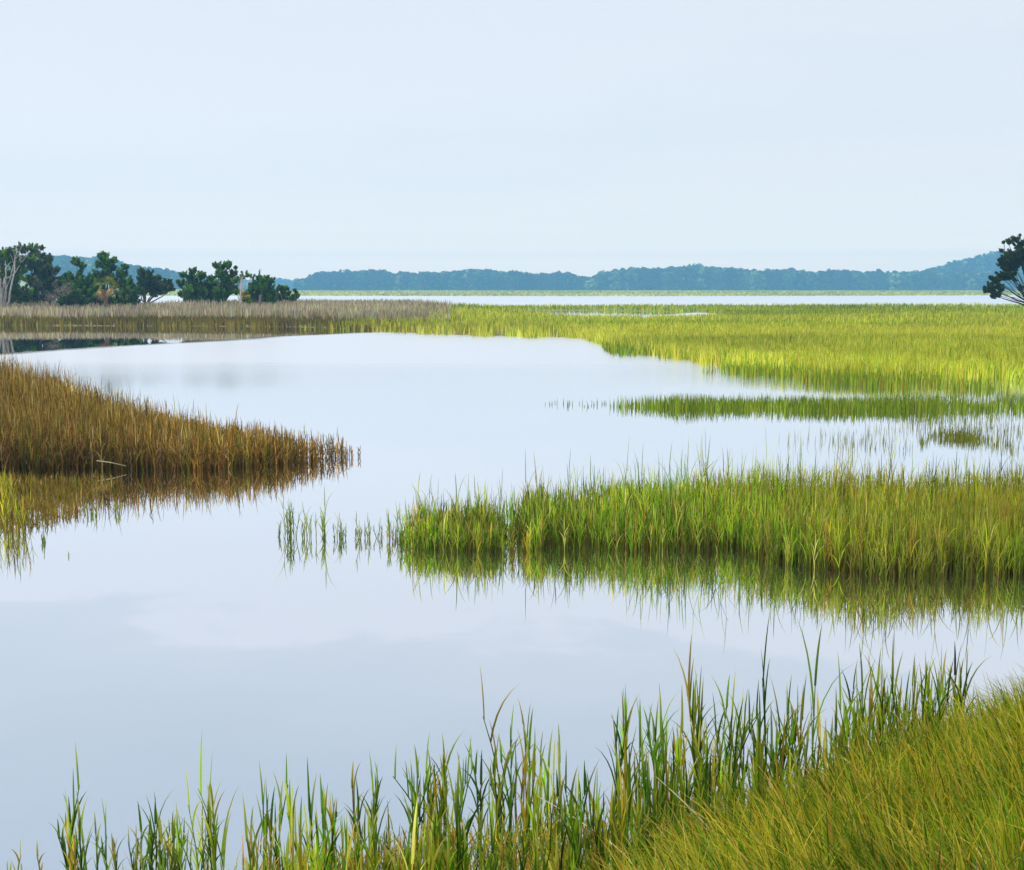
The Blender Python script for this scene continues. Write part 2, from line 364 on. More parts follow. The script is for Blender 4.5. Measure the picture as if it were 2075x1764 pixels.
GREEN = [(118, 150, 34), (150, 168, 44), (92, 122, 28), (178, 178, 60), (138, 118, 40)]
LIME = [(204, 208, 66), (180, 196, 52), (224, 220, 116), (146, 168, 38), (170, 160, 66)]
BROWN = [(130, 102, 42), (102, 82, 30), (156, 122, 60), (108, 106, 36), (190, 166, 122)]
GREYS = [(182, 174, 162), (204, 197, 188), (156, 147, 132), (160, 148, 122)]
OLIVE = [(126, 118, 44), (106, 102, 38), (122, 98, 46), (138, 132, 50), (80, 66, 32)]

# --- broad green marsh on the right, and the strip running left along its front
def marsh(name, label, outline, n, hgt, cols, wts, p=0.3, mat=M_far, hn=0.35, wpx=0.95, lean=0.2, seg=2, hole=True, band=None, spare=0.0, wscale=1.0):
    x, y = pick(outline, n, p); y = y + (fnoise(x/22.0, y/8.0, 38)-0.5)*np.interp(y, [650, 740], [3, 14]) + rng.normal(0, 1, n)*np.interp(y, [650, 740], [0.6, 2.5]); g_ = ground(x, y)
    X, Y = g_[:, 0], g_[:, 1]
    if hole:
        k = rng.random(len(x)) < np.interp(x + 1.2*(y-660) + 70*(fnoise(X*0.4, Y*0.2, 69)-0.5), [610, 840], [0, 1]); X, Y = X[k], Y[k]
        k = ~inpoly(X, Y, pond_w); X, Y = X[k], Y[k]
    if spare:
        k = fnoise(X*0.45, Y*0.25, 21) > spare; X, Y = X[k], Y[k]
    m = len(X); P = onland(X, Y)
    h = hgt*(0.6+0.75*fnoise(X*0.22, Y*0.16, 3))*rng.uniform(0.65, 1.25, m)
    wd = np.maximum(0.008, wpx*Y/1236.0*rng.uniform(0.7, 1.3, m))*wscale
    C = pal(cols, wts, m)
    nn = fnoise(X*0.05+3, Y*0.075, 31)[:, None]
    C = C*(0.66 + 0.9*nn)
    if band is not None: C = band(X, Y, C)
    mb = MB(); blades(mb, P, h, wd, C, seg=seg, lean=lean)
    o = mb.build(name, mat); tag(o, label, 'grass', kind='stuff'); return o
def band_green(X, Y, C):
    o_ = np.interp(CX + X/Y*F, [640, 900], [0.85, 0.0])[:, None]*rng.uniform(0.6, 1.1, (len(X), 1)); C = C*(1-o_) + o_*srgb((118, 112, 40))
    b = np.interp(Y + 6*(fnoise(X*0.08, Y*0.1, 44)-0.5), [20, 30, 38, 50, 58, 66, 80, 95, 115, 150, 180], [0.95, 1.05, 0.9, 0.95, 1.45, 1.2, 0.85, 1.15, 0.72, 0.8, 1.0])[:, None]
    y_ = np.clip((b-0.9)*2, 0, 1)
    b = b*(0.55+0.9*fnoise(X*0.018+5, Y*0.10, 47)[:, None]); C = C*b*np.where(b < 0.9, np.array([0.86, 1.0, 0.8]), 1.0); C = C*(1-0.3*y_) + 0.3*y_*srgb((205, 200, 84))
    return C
mf = marsh_front
out_green = [(580, 664), (700, 669)] + [mf[i] for i in range(6, 17)] + [(3300, 622), (1700, 621), (1500, 622), (900, 622), (760, 632), (600, 645)]
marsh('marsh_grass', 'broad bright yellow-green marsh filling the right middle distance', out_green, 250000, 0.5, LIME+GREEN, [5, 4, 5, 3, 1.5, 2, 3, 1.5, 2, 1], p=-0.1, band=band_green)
# flooded thinning edge of the marsh
edge = [(1215, 700), (1300, 714), (1420, 734), (1600, 755), (1750, 766), (1900, 769), (2075, 767), (2600, 760), (2600, 792), (2075, 792), (1900, 790), (1750, 784), (1600, 772), (1400, 750), (1240, 722)]
marsh('flooded_marsh_edge', 'thin green stems standing in water along the marsh front', edge, 7500, 0.33, GREEN, [3, 3, 3, 1, 1], p=0, mat=M_blade, wpx=0.9, lean=0.12, hole=False, spare=0.48, seg=3)
# the dark narrow strip standing in the water
def strip(name, label, outline, n, hgt, cols, wts, wpx=0.9, taper=None, spare=0.0, lean=0.12):
    x, y = pick(outline, n, 0)
    if taper is not None:
        k = rng.random(n) < taper(x); x, y = x[k], y[k]
    g_ = ground(x, y); X, Y = g_[:, 0], g_[:, 1]
    if spare:
        k = fnoise(X*0.9, Y*0.5, 77) > spare; X, Y = X[k], Y[k]
    m = len(X); P = np.stack([X, Y, np.full(m, -0.03)], -1)
    h = hgt*(0.5+1.0*fnoise(X*0.8, Y*0.5, 9))*rng.uniform(0.45, 1.35, m)
    wd = np.maximum(0.008, wpx*Y/1236.0*rng.uniform(0.6, 1.2, m))
    C = pal(cols, wts, m)*(0.75+0.5*fnoise(X*0.4, Y*0.4, 12)[:, None])
    mb = MB(); blades(mb, P, h, wd, C, seg=3, lean=lean)
    o = mb.build(name, M_blade); tag(o, label, 'grass', kind='stuff'); return o
strip('cordgrass_strip', 'narrow dark green strip of grass standing in the water off the marsh', [(1235, 826), (1400, 831), (1650, 836), (1850, 836), (2300, 832), (2300, 818), (1850, 817), (1600, 819), (1400, 820), (1235, 822)],
      9000, 0.26, [(112, 140, 32), (132, 156, 40), (90, 112, 26), (164, 170, 58)], [4, 3, 3, 1.5], taper=lambda x: np.interp(x, [1235, 1320, 1800, 1950, 2300], [0.12, 0.9, 0.8, 0.35, 0.25]), spare=0.34)
strip('sparse_cordgrass', 'few scattered stems in open water left of the dark green strip', [(1085, 824), (1240, 826), (1240, 817), (1110, 817)], 26, 0.15, [(84, 108, 48), (90, 100, 60)], [1, 1])
strip('drowned_grass_patch', 'small olive patch of short grass in the water at the right edge', [(1840, 900), (1870, 908), (1960, 907), (1995, 908), (2075, 900), (2060, 889), (1970, 884), (1920, 882), (1870, 886)], 2400, 0.18, [(122, 130, 44), (98, 114, 34), (146, 146, 60)], [3, 3, 1], taper=lambda x: np.interp(x, [1850, 1885, 1975, 1990, 2045], [0.1, 0.7, 0.7, 0.12, 0.1]), spare=0.4)
strip('drowned_stems', 'faint thin stems scattered over shallow water at the far right', [(1560, 893), (1700, 915), (2300, 925), (2300, 842), (1900, 850), (1750, 868)], 1500, 0.2, [(120, 128, 70), (104, 108, 54), (140, 140, 90)], [3, 3, 1], wpx=0.6, taper=lambda x: np.interp(x, [1560, 1800, 2075], [0.12, 0.5, 1]), spare=0.42)

# --- left spit: olive front, grey dry grass above
spit_px = [(-900, 655), (-400, 659), (0, 661), (300, 662), (600, 664), (750, 671), (800, 660)]
def spit_grass(name, label, s0, s1, n, hgt, cols, wts, xlim=(-900, 950), wpx=1.3, fade=((700, 950), (1, 0))):
    x = rng.uniform(xlim[0], xlim[1], n*4); y = rng.uniform(618, 676, n*4); g_ = ground(x, y); X, Y = g_[:, 0], g_[:, 1]
    s = sdist(X, Y, spit_w); lim = np.interp(x, [400, 900], [0, 6])
    fr = s + 2.5*(fnoise(X*0.25, Y*0.1, 61)-0.5)
    k = (s > 0.05) & (fr > s0) & (fr < s1); k &= rng.random(len(x)) < np.interp(x + 60*(fnoise(X*0.5, Y*0.2, 67)-0.5), fade[0], fade[1]); X, Y = X[k][:n], Y[k][:n]; m = len(X)
    P = onland(X, Y); h = hgt*rng.uniform(0.7, 1.15, m)*(0.75+0.5*fnoise(X*0.2, Y*0.2, 63))
    mb = MB(); blades(mb, P, h, wpx*Y/1236*rng.uniform(0.7, 1.4, m), pal(cols, wts, m)*(0.7+0.6*fnoise(X*0.15, Y*0.1, 64)[:, None]), seg=2, lean=0.15)
    return tag(mb.build(name, M_far), label, 'grass', kind='stuff')
spit_grass('olive_grass', 'olive brown grass along the waterline under the left trees', 0.0, 8, 24000, 0.42, OLIVE, [4, 4, 3, 2, 1.5], xlim=(-900, 1000), fade=((560, 780, 960), (1, 0.35, 0)))
spit_grass('dry_grey_grass', 'pale grey dry grass band in front of the left trees', 5, 45, 30000, 0.9, GREYS, [4, 3, 3, 2], xlim=(-900, 960), wpx=1.5, fade=((740, 930), (1, 0)))

# --- brown point on the left
bp = [(-500, 958), (0, 957), (250, 953), (400, 956), (550, 946), (640, 938), (700, 932), (732, 926), (700, 922), (600, 922), (500, 910), (400, 898), (300, 878), (200, 848), (100, 812), (0, 782), (-250, 738), (-500, 715)]
def brown():
    x, y = pick(bp, 24000, 0); g_ = ground(x, y); X, Y = g_[:, 0], g_[:, 1]
    thin = np.interp(x, [560, 660, 735], [1, 0.55, 0.12]); k = rng.random(len(x)) < thin
    x, X, Y = x[k], X[k], Y[k]; m = len(X); P = onland(X, Y, 0.03)
    h = np.interp(x, [-300, 0, 250, 500, 650, 735], [0.95, 0.78, 0.60, 0.44, 0.34, 0.24])*rng.uniform(0.6, 1.12, m)*(0.8+0.4*fnoise(X*0.5, Y*0.4, 71))
    lng = rng.random(m) < 0.03; h = np.where(lng, h*1.3, h)
    C = pal(BROWN, [5, 4, 3, 4, 1.1], m)*(0.62+0.75*fnoise(X*0.35, Y*0.35, 72)[:, None])
    wr = np.interp(x, [200, 600], [0, 0.35])[:, None]; C = C*(1-wr) + wr*C*np.array([1.32, 1.12, 0.76])
    C = C*1.08*np.exp(0.3*rng.standard_normal((m, 1)))
    h = h*(0.8+0.4*rng.random(m))*0.93
    mb = MB(); plants(mb, P, h*1.12, C*0.85, nl=4, lw=0.012, spread=0.5, leafc=C, tipc=srgb((206, 180, 140)), stemr=0.0055, lean=0.09, seg=3)
    tag(mb.build('brown_marsh_grass', M_blade), 'dense rusty brown grass point reaching out from the left edge', 'grass', kind='stuff')
    # low matted grass on the shallow in front of it
    x, y = pick([(-400, 1085), (0, 1080), (90, 1068), (165, 1045), (150, 1015), (230, 985), (250, 965), (-400, 965)], 5200, 0); g_ = ground(x, y); X, Y = g_[:, 0], g_[:, 1]
    k = fnoise(X*0.8, Y*0.6, 81) > 0.40; X, Y = X[k], Y[k]; m = len(X)
    mb = MB(); blades(mb, np.stack([X, Y, np.full(m, -0.03)], -1), rng.uniform(0.05, 0.16, m), np.full(m, 0.012), pal(BROWN+[(128, 116, 30)], [3, 4, 1, 3, 0.5, 3], m)*0.9, seg=3, lean=0.5)
    tag(mb.build('matted_grass', M_blade), 'low brown matted grass in shallow water below the brown point', 'grass', kind='stuff')
brown()

# --- middle bright green bed
STRAW = srgb((214, 196, 140))
def bed(name, label, outline, n, hfun, cols, wts, nl=5, lw=0.009, spread=0.32, taper=None, colf=None, z=-0.04, stemr=0.003, p=0.0, clump=0.0, tall=0.06, lean=0.07, thatch=0.0, jy=0.0):
    x, y = pick(outline, n, p)
    if taper is not None:
        k = rng.random(n) < taper(x, y); x, y = x[k], y[k]
    y = y + rng.normal(0, 1, len(y))*jy
    g_ = ground(x, y); X, Y = g_[:, 0], g_[:, 1]
    if clump:
        k = fnoise(X*2.6, Y*1.6, 91) > clump; x, X, Y = x[k], X[k], Y[k]
    m = len(X); zz = np.maximum(land(X, Y), 0)+z
    h = hfun(x)*rng.uniform(0.6, 1.12, m)*(0.62+0.76*fnoise(X*1.8, Y*1.3, 92))
    h = np.where(rng.random(m) < tall, h*rng.uniform(1.3, 1.75, m), h)
    C = pal(cols, wts, m)*(0.62+0.75*fnoise(X*1.6, Y*1.2, 93)[:, None])*np.exp(0.22*rng.standard_normal((m, 1)))
    if colf is not None: C = colf(x, y, X, Y, C)
    mb = MB(); plants(mb, np.stack([X, Y, zz], -1), h, C*0.85, nl=nl, lw=lw, spread=spread, leafc=C, tipc=STRAW, stemr=stemr, lean=lean)
    if thatch:                                       # short dead and young blades round the foot of the stems
        q_ = rng.integers(0, m, int(m*thatch)); k_ = len(q_)
        B = np.stack([X[q_]+rng.normal(0, 0.05, k_), Y[q_]+rng.normal(0, 0.05, k_), zz[q_]], -1)
        blades(mb, B, rng.uniform(0.10, 0.62, k_)*h[q_], rng.uniform(0.007, 0.016, k_), pal([(98, 104, 34), (84, 96, 30), (120, 104, 50), (90, 74, 36)], [4, 3, 2, 1.5], k_), seg=3, lean=0.25)
    return tag(mb.build(name, M_blade), label, 'grass', kind='stuff')
MID = [(120, 164, 26), (164, 190, 46), (84, 120, 22), (182, 174, 56), (150, 116, 44), (214, 208, 110)]
def midcol(x, y, X, Y, C):
    k = np.interp(x, [1400, 1900], [0, 0.5])[:, None]*fnoise(X*0.8, Y*0.8, 95)[:, None]*1.3
    return C*(1-k) + k*srgb((186, 160, 58))
bed('green_cordgrass_bed', 'tall bright green cordgrass bed across the middle right with reflections', [(785, 1106), (1000, 1113), (1200, 1112), (1500, 1116), (1570, 1142), (1800, 1166), (2075, 1166), (2600, 1160), (2600, 1012), (2075, 1020), (1600, 1030), (1300, 1038), (1100, 1055), (1000, 1080), (785, 1090)],
    13000, lambda x: np.interp(x, [785, 1000, 1100, 1300, 2075], [0.33, 0.36, 0.46, 0.50, 0.50]), MID, [6, 4, 5, 2, 1.5, 1], taper=lambda x, y: np.interp(x, [785, 880, 1100], [0.12, 0.6, 1]), colf=midcol, clump=0.30, thatch=2.5, jy=5)
bed('yellow_green_grass', 'sparse yellow-green reeds at the left edge below the brown point', [(-200, 1098), (0, 1098), (64, 1092), (60, 1060), (20, 1010), (0, 985), (-200, 985)], 240, lambda x: 0*x+0.44, [(150, 156, 30), (126, 130, 30), (180, 176, 48), (140, 112, 34)], [4, 3, 2, 3], clump=0.25)

# --- foreground
fg_front = [(380, 1766), (520, 1745), (700, 1700), (900, 1650), (1200, 1600), (1500, 1560), (1800, 1500), (2075, 1440), (2500, 1340)]
fg_out = fg_front + [(2500, 1440), (2075, 1570), (1750, 1680), (1500, 1750), (1250, 1830), (1000, 1880), (600, 2050), (300, 2050), (200, 1850)]
FG = [(104, 144, 24), (76, 118, 18), (138, 166, 40), (150, 140, 40), (54, 92, 16), (200, 200, 96)]
bed('shore_reeds', 'upright green reeds standing in the water along the near bank', fg_out, 1000, lambda x: np.interp(x, [200, 600, 900, 1500, 2075], [0.34, 0.43, 0.50, 0.60, 0.60]), FG, [5, 4, 4, 3, 3, 1], thatch=1.2, nl=5, lw=0.0125, spread=0.26, clump=0.40, z=-0.05, stemr=0.0045, tall=0.11, lean=0.1, taper=lambda x, y: np.interp(x, [200, 450, 750, 1100, 1400], [0.2, 0.36, 0.5, 0.75, 1]))
# low sprouts between the reeds at the foot of the bank
bed('shore_sprouts', 'short green and straw grass thicket at the foot of the near bank', [(420, 1850), (560, 1790), (800, 1740), (1200, 1680), (1500, 1625), (1800, 1560), (2075, 1480), (2500, 1380), (2500, 1500), (2075, 1620), (1500, 1800), (1000, 1980), (600, 2050)],
    4200, lambda x: 0*x+0.2, [(130, 156, 34), (164, 168, 46), (186, 162, 64), (92, 122, 26), (190, 140, 66)], [4, 3, 3, 3, 1.5], nl=4, lw=0.007, spread=0.7, clump=0.25, stemr=0.0025, lean=0.3)
# golden bank grass
def bankgrass():
    n = 80000
    X = rng.uniform(-1.8, 5.6, n); Y = rng.uniform(2.0, 8.2, n)
    s = sdist(X, Y, bank_w); s2 = s + 0.5*(fnoise(X*1.5, Y*1.5, 201)-0.5)
    k = (s2 > 0.12) & (np.abs(X) < Y*0.5+0.6) & (rng.random(n) < np.clip(s2/0.5+0.1, 0, 1)); X, Y, s = X[k], Y[k], s[k]; m = len(X)
    P = onland(X, Y); h = rng.uniform(0.16, 0.42, m)*(0.7+0.6*fnoise(X*1.2, Y*1.2, 202))*np.clip(0.45+s/1.2, 0, 1)
    C = pal([(176, 168, 46), (146, 154, 38), (200, 176, 72), (106, 134, 26), (204, 152, 72), (76, 108, 20)], [4, 5, 3, 5, 1.2, 4], m, 0.35)
    C *= (0.55+1.35*fnoise(X*1.6, Y*1.6, 203)[:, None])
    wx = -0.3 + 0.7*(fnoise(X*1.1, Y*1.1, 207)-0.5); wy = 0.1+0.5*(fnoise(X*1.3, Y*1.3, 209)-0.5)
    C = np.minimum(C, np.array([0.62, 0.52, 0.16]))
    mb = MB(); blades(mb, P, h, rng.uniform(0.0045, 0.011, m), C, seg=5, lean=0.5, wind=(wx, wy), curl=0.8, tip=None)
    tag(mb.build('bank_grass', M_blade), 'soft golden green grass leaning left over the near bank', 'grass', kind='stuff')
bankgrass()

# --- separate tufts one can point at
def tuft(px, py, label, n, h, r, cols=MID, lw=0.009, group=None, spread=0.3, stemr=0.0032, nl=5):
    base = ground(px, py); o3 = np.array([base[0], base[1], -0.04])
    X = base[0]+rng.normal(0, r, n); Y = base[1]+rng.normal(0, r, n)
    h = h*(0.95 if group and 'near shore' in group else 0.86); hh = h*rng.uniform(0.45, 0.8, n); hh[0] = h
    C = pal(cols, np.ones(len(cols)), n)
    mb = MB(); plants(mb, np.stack([X, Y, np.full(n, -0.04)], -1), hh, C*0.85, nl=nl, lw=lw, leafc=C, tipc=STRAW, spread=spread, stemr=stemr, lean=0.12)
    return tag(mb.build('grass_tuft', M_blade, origin=o3), label, 'grass tuft', group)
DK = [(90, 124, 26), (110, 140, 34), (72, 98, 22), (140, 150, 50)]
bed('green_cordgrass_bed', 'thinner left half of the green cordgrass bed reaching towards the water tufts', [(783, 1112), (900, 1116), (1010, 1118), (1100, 1116), (1100, 1062), (1010, 1082), (900, 1086), (783, 1092)],
    1300, lambda x: np.interp(x, [783, 900, 1100], [0.25, 0.36, 0.44]), MID, [6, 4, 5, 2, 1.5, 1], clump=0.33, tall=0.1, thatch=1.5, jy=4, taper=lambda x, y: np.interp(x, [783, 860, 980], [0.22, 0.6, 1]))
G1 = 'tufts trailing off the left end of the green bed'
tuft(567, 1088, 'thin single tuft, leftmost of those trailing off the green bed', 3, 0.27, 0.02, DK, group=G1)
tuft(588, 1088, 'leafy tuft with one tall pale blade, second from the left end of the green bed', 9, 0.62, 0.045, DK, group=G1)
tuft(617, 1090, 'forked leaning tuft, third of those trailing off the green bed', 8, 0.50, 0.045, DK, group=G1)
tuft(658, 1092, 'slim dark tuft with a very tall tip standing alone in the water', 6, 0.68, 0.012, DK, group=G1)
tuft(693, 1094, 'bushy spreading tuft midway along the row of water tufts', 9, 0.40, 0.05, DK, group=G1)
tuft(729, 1094, 'short narrow tuft right of the bushy spreading tuft', 5, 0.36, 0.025, DK, group=G1)
tuft(745, 1092, 'small upright tuft, second from the edge of the dense green bed', 4, 0.34, 0.025, DK, group=G1)
tuft(770, 1090, 'low tuft close against the left edge of the dense green bed', 4, 0.28, 0.02, DK, group=G1)
G2 = 'tufts in the shallows below the brown point'
tuft(181, 1045, 'dark green tuft beside the brown mat, left of the pair of stems', 5, 0.22, 0.025, DK, group=G2)
tuft(195, 1046, 'thinner tuft just right of the dark tuft by the brown mat', 4, 0.2, 0.02, DK, group=G2)
tuft(232, 1042, 'slim pair of stems standing farthest right below the brown point', 3, 0.26, 0.012, DK, group=G2)
tuft(243, 1042, 'short dark stem next to the slim pair', 2, 0.2, 0.01, DK, group=G2)
tuft(138, 1128, 'lone dark sprig in open water below the matted grass', 1, 0.1, 0.008, DK, group=G2)
tuft(92, 1098, 'green tuft right of the yellow-green reeds at the left edge', 5, 0.26, 0.04, DK, group=G2)
G3 = 'reed clumps at the lower left of the near shore'
tuft(150, 1775, 'tall reed clump rising alone at the lower left', 11, 0.60, 0.045, FG, 0.011, G3, 0.24, 0.0045, 5)
tuft(88, 1772, 'single short white-tipped reed left of the tall lower left clump', 1, 0.2, 0.012, FG, 0.010, G3, 0.4)
tuft(245, 1785, 'low reed clump with a pale leaning tip between two tall clumps', 7, 0.42, 0.05, FG, 0.010, G3)
tuft(312, 1775, 'dense leafy reed clump with fanned leaves near the lower left', 12, 0.46, 0.05, FG, 0.011, G3, 0.38)
tuft(350, 1775, 'upright reed clump right of the fanned leafy clump', 8, 0.45, 0.035, FG, 0.011, G3)
tuft(402, 1780, 'slim reed clump with one long curved pale leaf', 5, 0.54, 0.02, FG, 0.011, G3)
tuft(438, 1780, 'tallest reed clump of the lower left with a needle straight tip', 6, 0.70, 0.03, FG, 0.011, G3)
tuft(20, 1790, 'short sparse reeds at the very left of the bottom edge', 5, 0.22, 0.02, FG, 0.008, G3)

# --- fallen stalks and sticks
def stalk(name, p0, p1, r, colr, label, cat, sag=0.0, mat=M_bark, kink=0.0):
    p0, p1 = np.array(p0, float), np.array(p1, float); t = np.linspace(0, 1, 9)[:, None]
    P = p0*(1-t)+p1*t; P[:, 2] += sag*np.sin(np.pi*t[:, 0]); P[:, 0] += kink*np.sin(2*np.pi*t[:, 0])
    R = r*(1.1-0.7*t[:, 0]); c = np.repeat(srgb(colr)[None], 9, 0)
    mb = MB(); mb.tubes(P[None], R[None], c[None], 6)
    return tag(mb.build(name, mat, origin=p0, smooth=True), label, cat)
stalk('fallen_stalk', at(1275, 1738, 4.9), at(1085, 1612, 5.35), 0.0035, (190, 172, 132), 'long pale dead stalk fallen slantwise in the near grass, left of two', 'stalk', 0.015)
stalk('fallen_stalk', at(1470, 1715, 4.7), at(1330, 1575, 5.2), 0.004, (150, 140, 112), 'grey dead stalk leaning in the near reeds, right of the pale fallen one', 'stalk', 0.01)
stalk('driftwood_branch', ground(196, 934, 0.14), ground(256, 945, 0.06), 0.009, (190, 176, 140), 'thin bleached branch lying in the rusty brown grass point', 'driftwood', 0.01)
st = stalk('bent_twig', (*ground(305, 1044)[:2], -0.03), (*(ground(305, 1044)[:2]+[0.02, 0]), 0.1), 0.006, (70, 66, 60), 'small dark bent twig poking out of open water', 'twig', 0, M_bark, -0.012)

# ------------------------------------------------------------------ trees
def unit(v): return v/(np.linalg.norm(v, axis=-1, keepdims=True)+1e-9)
def rand_dir(n): return unit(rng.standard_normal((n, 3)))
def limb(mb, a_, b_, r0, r1, c, bow=0.1, k=6):
    a_, b_ = np.array(a_, float), np.array(b_, float); t = np.linspace(0, 1, k)[:, None]
    P = a_*(1-t)+b_*t; L = np.linalg.norm(b_-a_); off = rng.standard_normal(3)*bow*L
    P += off*np.sin(np.pi*t)*0.6 + rng.standard_normal((k, 3))*bow*L*0.12*(t > 0)*(t < 1)
    mb.tubes(P[None], (r0*(1-t[:, 0])+r1*t[:, 0])[None], np.repeat(srgb(c)[None, None], k, 1), 6)
    return P
def tree(label, base, blobs, d, leafc, barkc=(96, 88, 76), name='cedar_tree', leaf=0.095, dens=2.1, subs=22, up=0.5, trunk_r=0.13, twigs=0, group=None, cat='tree', depth=1.0, bare=0.0, front=0, limbs=1.0):
    """blobs: (x, y, radius) of the foliage masses as seen; each gets its own depth inside the crown"""
    B = at(base[0], base[1], d); B[2] = max(float(land(np.array([B[0]]), np.array([B[1]]))[0]), 0)-0.1
    root = empty(name, B); tag(root, label, cat, group)
    tb = MB(); cb = MB()
    pts = []
    for (x, y, r) in blobs:
        R = r/F*d; c = at(x, y, d + rng.uniform(-0.6, 0.6)*depth); pts.append((c, R))
    cen = np.mean([p[0] for p in pts], 0); fork = B + (np.array([cen[0], cen[1], cen[2]])-B)*0.28
    limb(tb, B, fork, trunk_r*1.2, trunk_r*0.8, barkc, 0.06)
    for (c, R) in pts:
        P = limb(tb, fork, c, trunk_r*0.55*(1 if rng.random() < limbs else 0.3), 0.02, barkc, 0.1)
        for _ in range(twigs):
            a_ = P[rng.integers(3, 6)]; limb(tb, a_, a_+rand_dir(1)[0]*R*rng.uniform(0.7, 1.4)*np.array([1, 1, 0.7])+np.array([0, 0, R*0.4]), 0.022, 0.006, barkc, 0.15, 4)
        for _ in range(subs):
            v = rand_dir(1)[0]; rr = R*rng.random()**0.45*1.0
            sc_ = c + v*rr*np.array([1, 1, 0.9]); ax = unit(v*0.7 + np.array([rng.normal(0, 0.25), 0, up+0.3]))
            L = R*rng.uniform(0.16, 0.46); n = max(10, int(dens*105*(R/0.8)**1.4*rng.uniform(0.6, 1.2)))
            if rng.random() < bare: continue
            if rng.random() < 0.5: limb(tb, c, sc_, 0.02, 0.008, barkc, 0.1, 4)
            q_ = rand_dir(n)*(rng.random((n, 1))**0.45)
            Q = sc_ + q_*L*0.62 + ax*(q_@ax)[:, None]*L*1.0
            A_ = unit(rand_dir(n)*0.7 + ax*0.7 + q_*0.5)*leaf*rng.uniform(0.6, 1.3, (n, 1))
            Bv = unit(np.cross(A_, rand_dir(n)))*leaf*0.42*rng.uniform(0.7, 1.3, (n, 1))
            C = srgb(leafc[rng.integers(len(leafc))])*rng.uniform(0.7, 1.35)
            cb.cards(Q, A_, Bv, np.clip(C*(1+0.2*rng.standard_normal((n, 1))), 0.003, 0.9))
    for i in range(front):                           # bare bleached limbs standing proud of the crown on the near side
        a_ = B + np.array([rng.uniform(-0.4, 0.4), -1.3, 0]); c, R = pts[rng.integers(min(7, len(pts)))]
        m_ = a_*0.45 + c*0.55 + np.array([rng.normal(0, 0.3), -1.0, 0]); e_ = c + np.array([rng.normal(0, 0.5), -R-0.2, R*rng.uniform(-0.4, 0.5)])
        limb(tb, a_, m_, 0.10, 0.065, barkc, 0.06); P = limb(tb, m_, e_, 0.065, 0.02, barkc, 0.15)
        for _ in range(3): limb(tb, P[rng.integers(1, 5)], P[4]+rand_dir(1)[0]*R*0.9+np.array([0, -0.2, 0.2]), 0.03, 0.012, barkc, 0.2, 4)
    o = tb.build('trunk', M_bark, root, B, smooth=True)
    if cb.v: cb.build('crown', M_leaf, root, B)
    return root
cr = lambda L: [(x*0.32, 464.8+y*0.32, r*0.32) for x, y, r in L]
CED = [(84, 132, 14), (66, 112, 12), (118, 158, 26), (52, 90, 12)]
GRYG = [(100, 116, 76), (82, 104, 58), (134, 140, 108), (66, 92, 46)]
OAK = [(74, 106, 50), (88, 118, 60), (60, 88, 42)]
SIL = (186, 182, 174)
tree('leftmost tree with bleached white branches and dark crown', (18, 618), cr([(150, 125, 42), (60, 185, 58), (205, 125, 34), (15, 150, 36), (110, 200, 50), (20, 260, 60), (120, 280, 60), (-60, 210, 80), (-90, 330, 90), (180, 190, 45), (10, 360, 50), (90, 350, 50), (150, 400, 55), (60, 430, 50), (15, 440, 50), (130, 440, 45), (-60, 430, 70)]), 98, CED[:3]+GRYG[:2], SIL, 'cedar_tree', bare=0.12, twigs=2, front=6)
tree('broad grey-green tree beside the leftmost white-branched tree', (88, 618), cr([(265, 120, 16), (250, 170, 34), (230, 240, 60), (300, 240, 55), (345, 260, 32), (300, 330, 75), (220, 340, 70), (370, 330, 45), (350, 400, 60), (250, 420, 60), (310, 185, 26), (200, 430, 50), (310, 430, 50), (260, 300, 60)]), 101, GRYG, (130, 128, 118), 'wax_myrtle_tree', twigs=3, bare=0.05)
tree('grey leafless shrub between the broad grey tree and the dark cedar', (122, 617), cr([(380, 400, 60), (430, 350, 40), (330, 440, 50), (440, 400, 40), (400, 440, 50)]), 95, [(110, 108, 92)], (142, 134, 120), 'dead_shrub', subs=8, twigs=26, dens=0.25, bare=0.75, trunk_r=0.07, cat='shrub')
tree('dark cedar with an isolated clump on top, left of the tallest cedar', (152, 618), cr([(480, 212, 28), (520, 235, 22), (505, 275, 18), (510, 300, 26), (440, 300, 32), (460, 350, 55), (520, 370, 60), (430, 430, 55), (500, 440, 60), (480, 390, 55), (540, 420, 55), (560, 340, 45), (400, 430, 35)]), 97, CED, name='cedar_tree')
tree('tallest cedar of the left group with upswept dark tufts', (212, 618), cr([(632, 165, 18), (668, 160, 22), (655, 205, 40), (620, 225, 24), (722, 195, 24), (700, 245, 50), (790, 240, 26), (770, 285, 40), (640, 290, 50), (600, 300, 34), (720, 320, 60), (790, 350, 50), (620, 370, 60), (850, 390, 42), (760, 420, 60), (820, 440, 55), (580, 430, 50), (690, 455, 50), (640, 450, 55), (760, 460, 50), (600, 400, 60), (840, 450, 45)]), 99, CED, name='cedar_tree', dens=1.15)
tree('rounded olive green oak leaning right with open space beneath', (288, 617), cr([(900, 290, 34), (950, 300, 36), (930, 345, 55), (1000, 340, 48), (1060, 345, 34), (890, 380, 45), (970, 390, 45), (1040, 380, 40), (1090, 375, 20)]), 104, OAK+GRYG[:2], (110, 104, 92), 'oak_tree', up=0.2, twigs=2)
tree('wide dark cedar beginning the second clump, right of the water gap', (388, 617), cr([(1165, 290, 24), (1225, 275, 30), (1270, 290, 30), (1150, 345, 34), (1215, 345, 60), (1290, 350, 50), (1340, 320, 26), (1240, 410, 70), (1330, 410, 65), (1170, 410, 36), (1390, 430, 50), (1280, 450, 50), (1200, 450, 36), (1350, 450, 50)]), 100, CED+OAK[:1], name='cedar_tree')
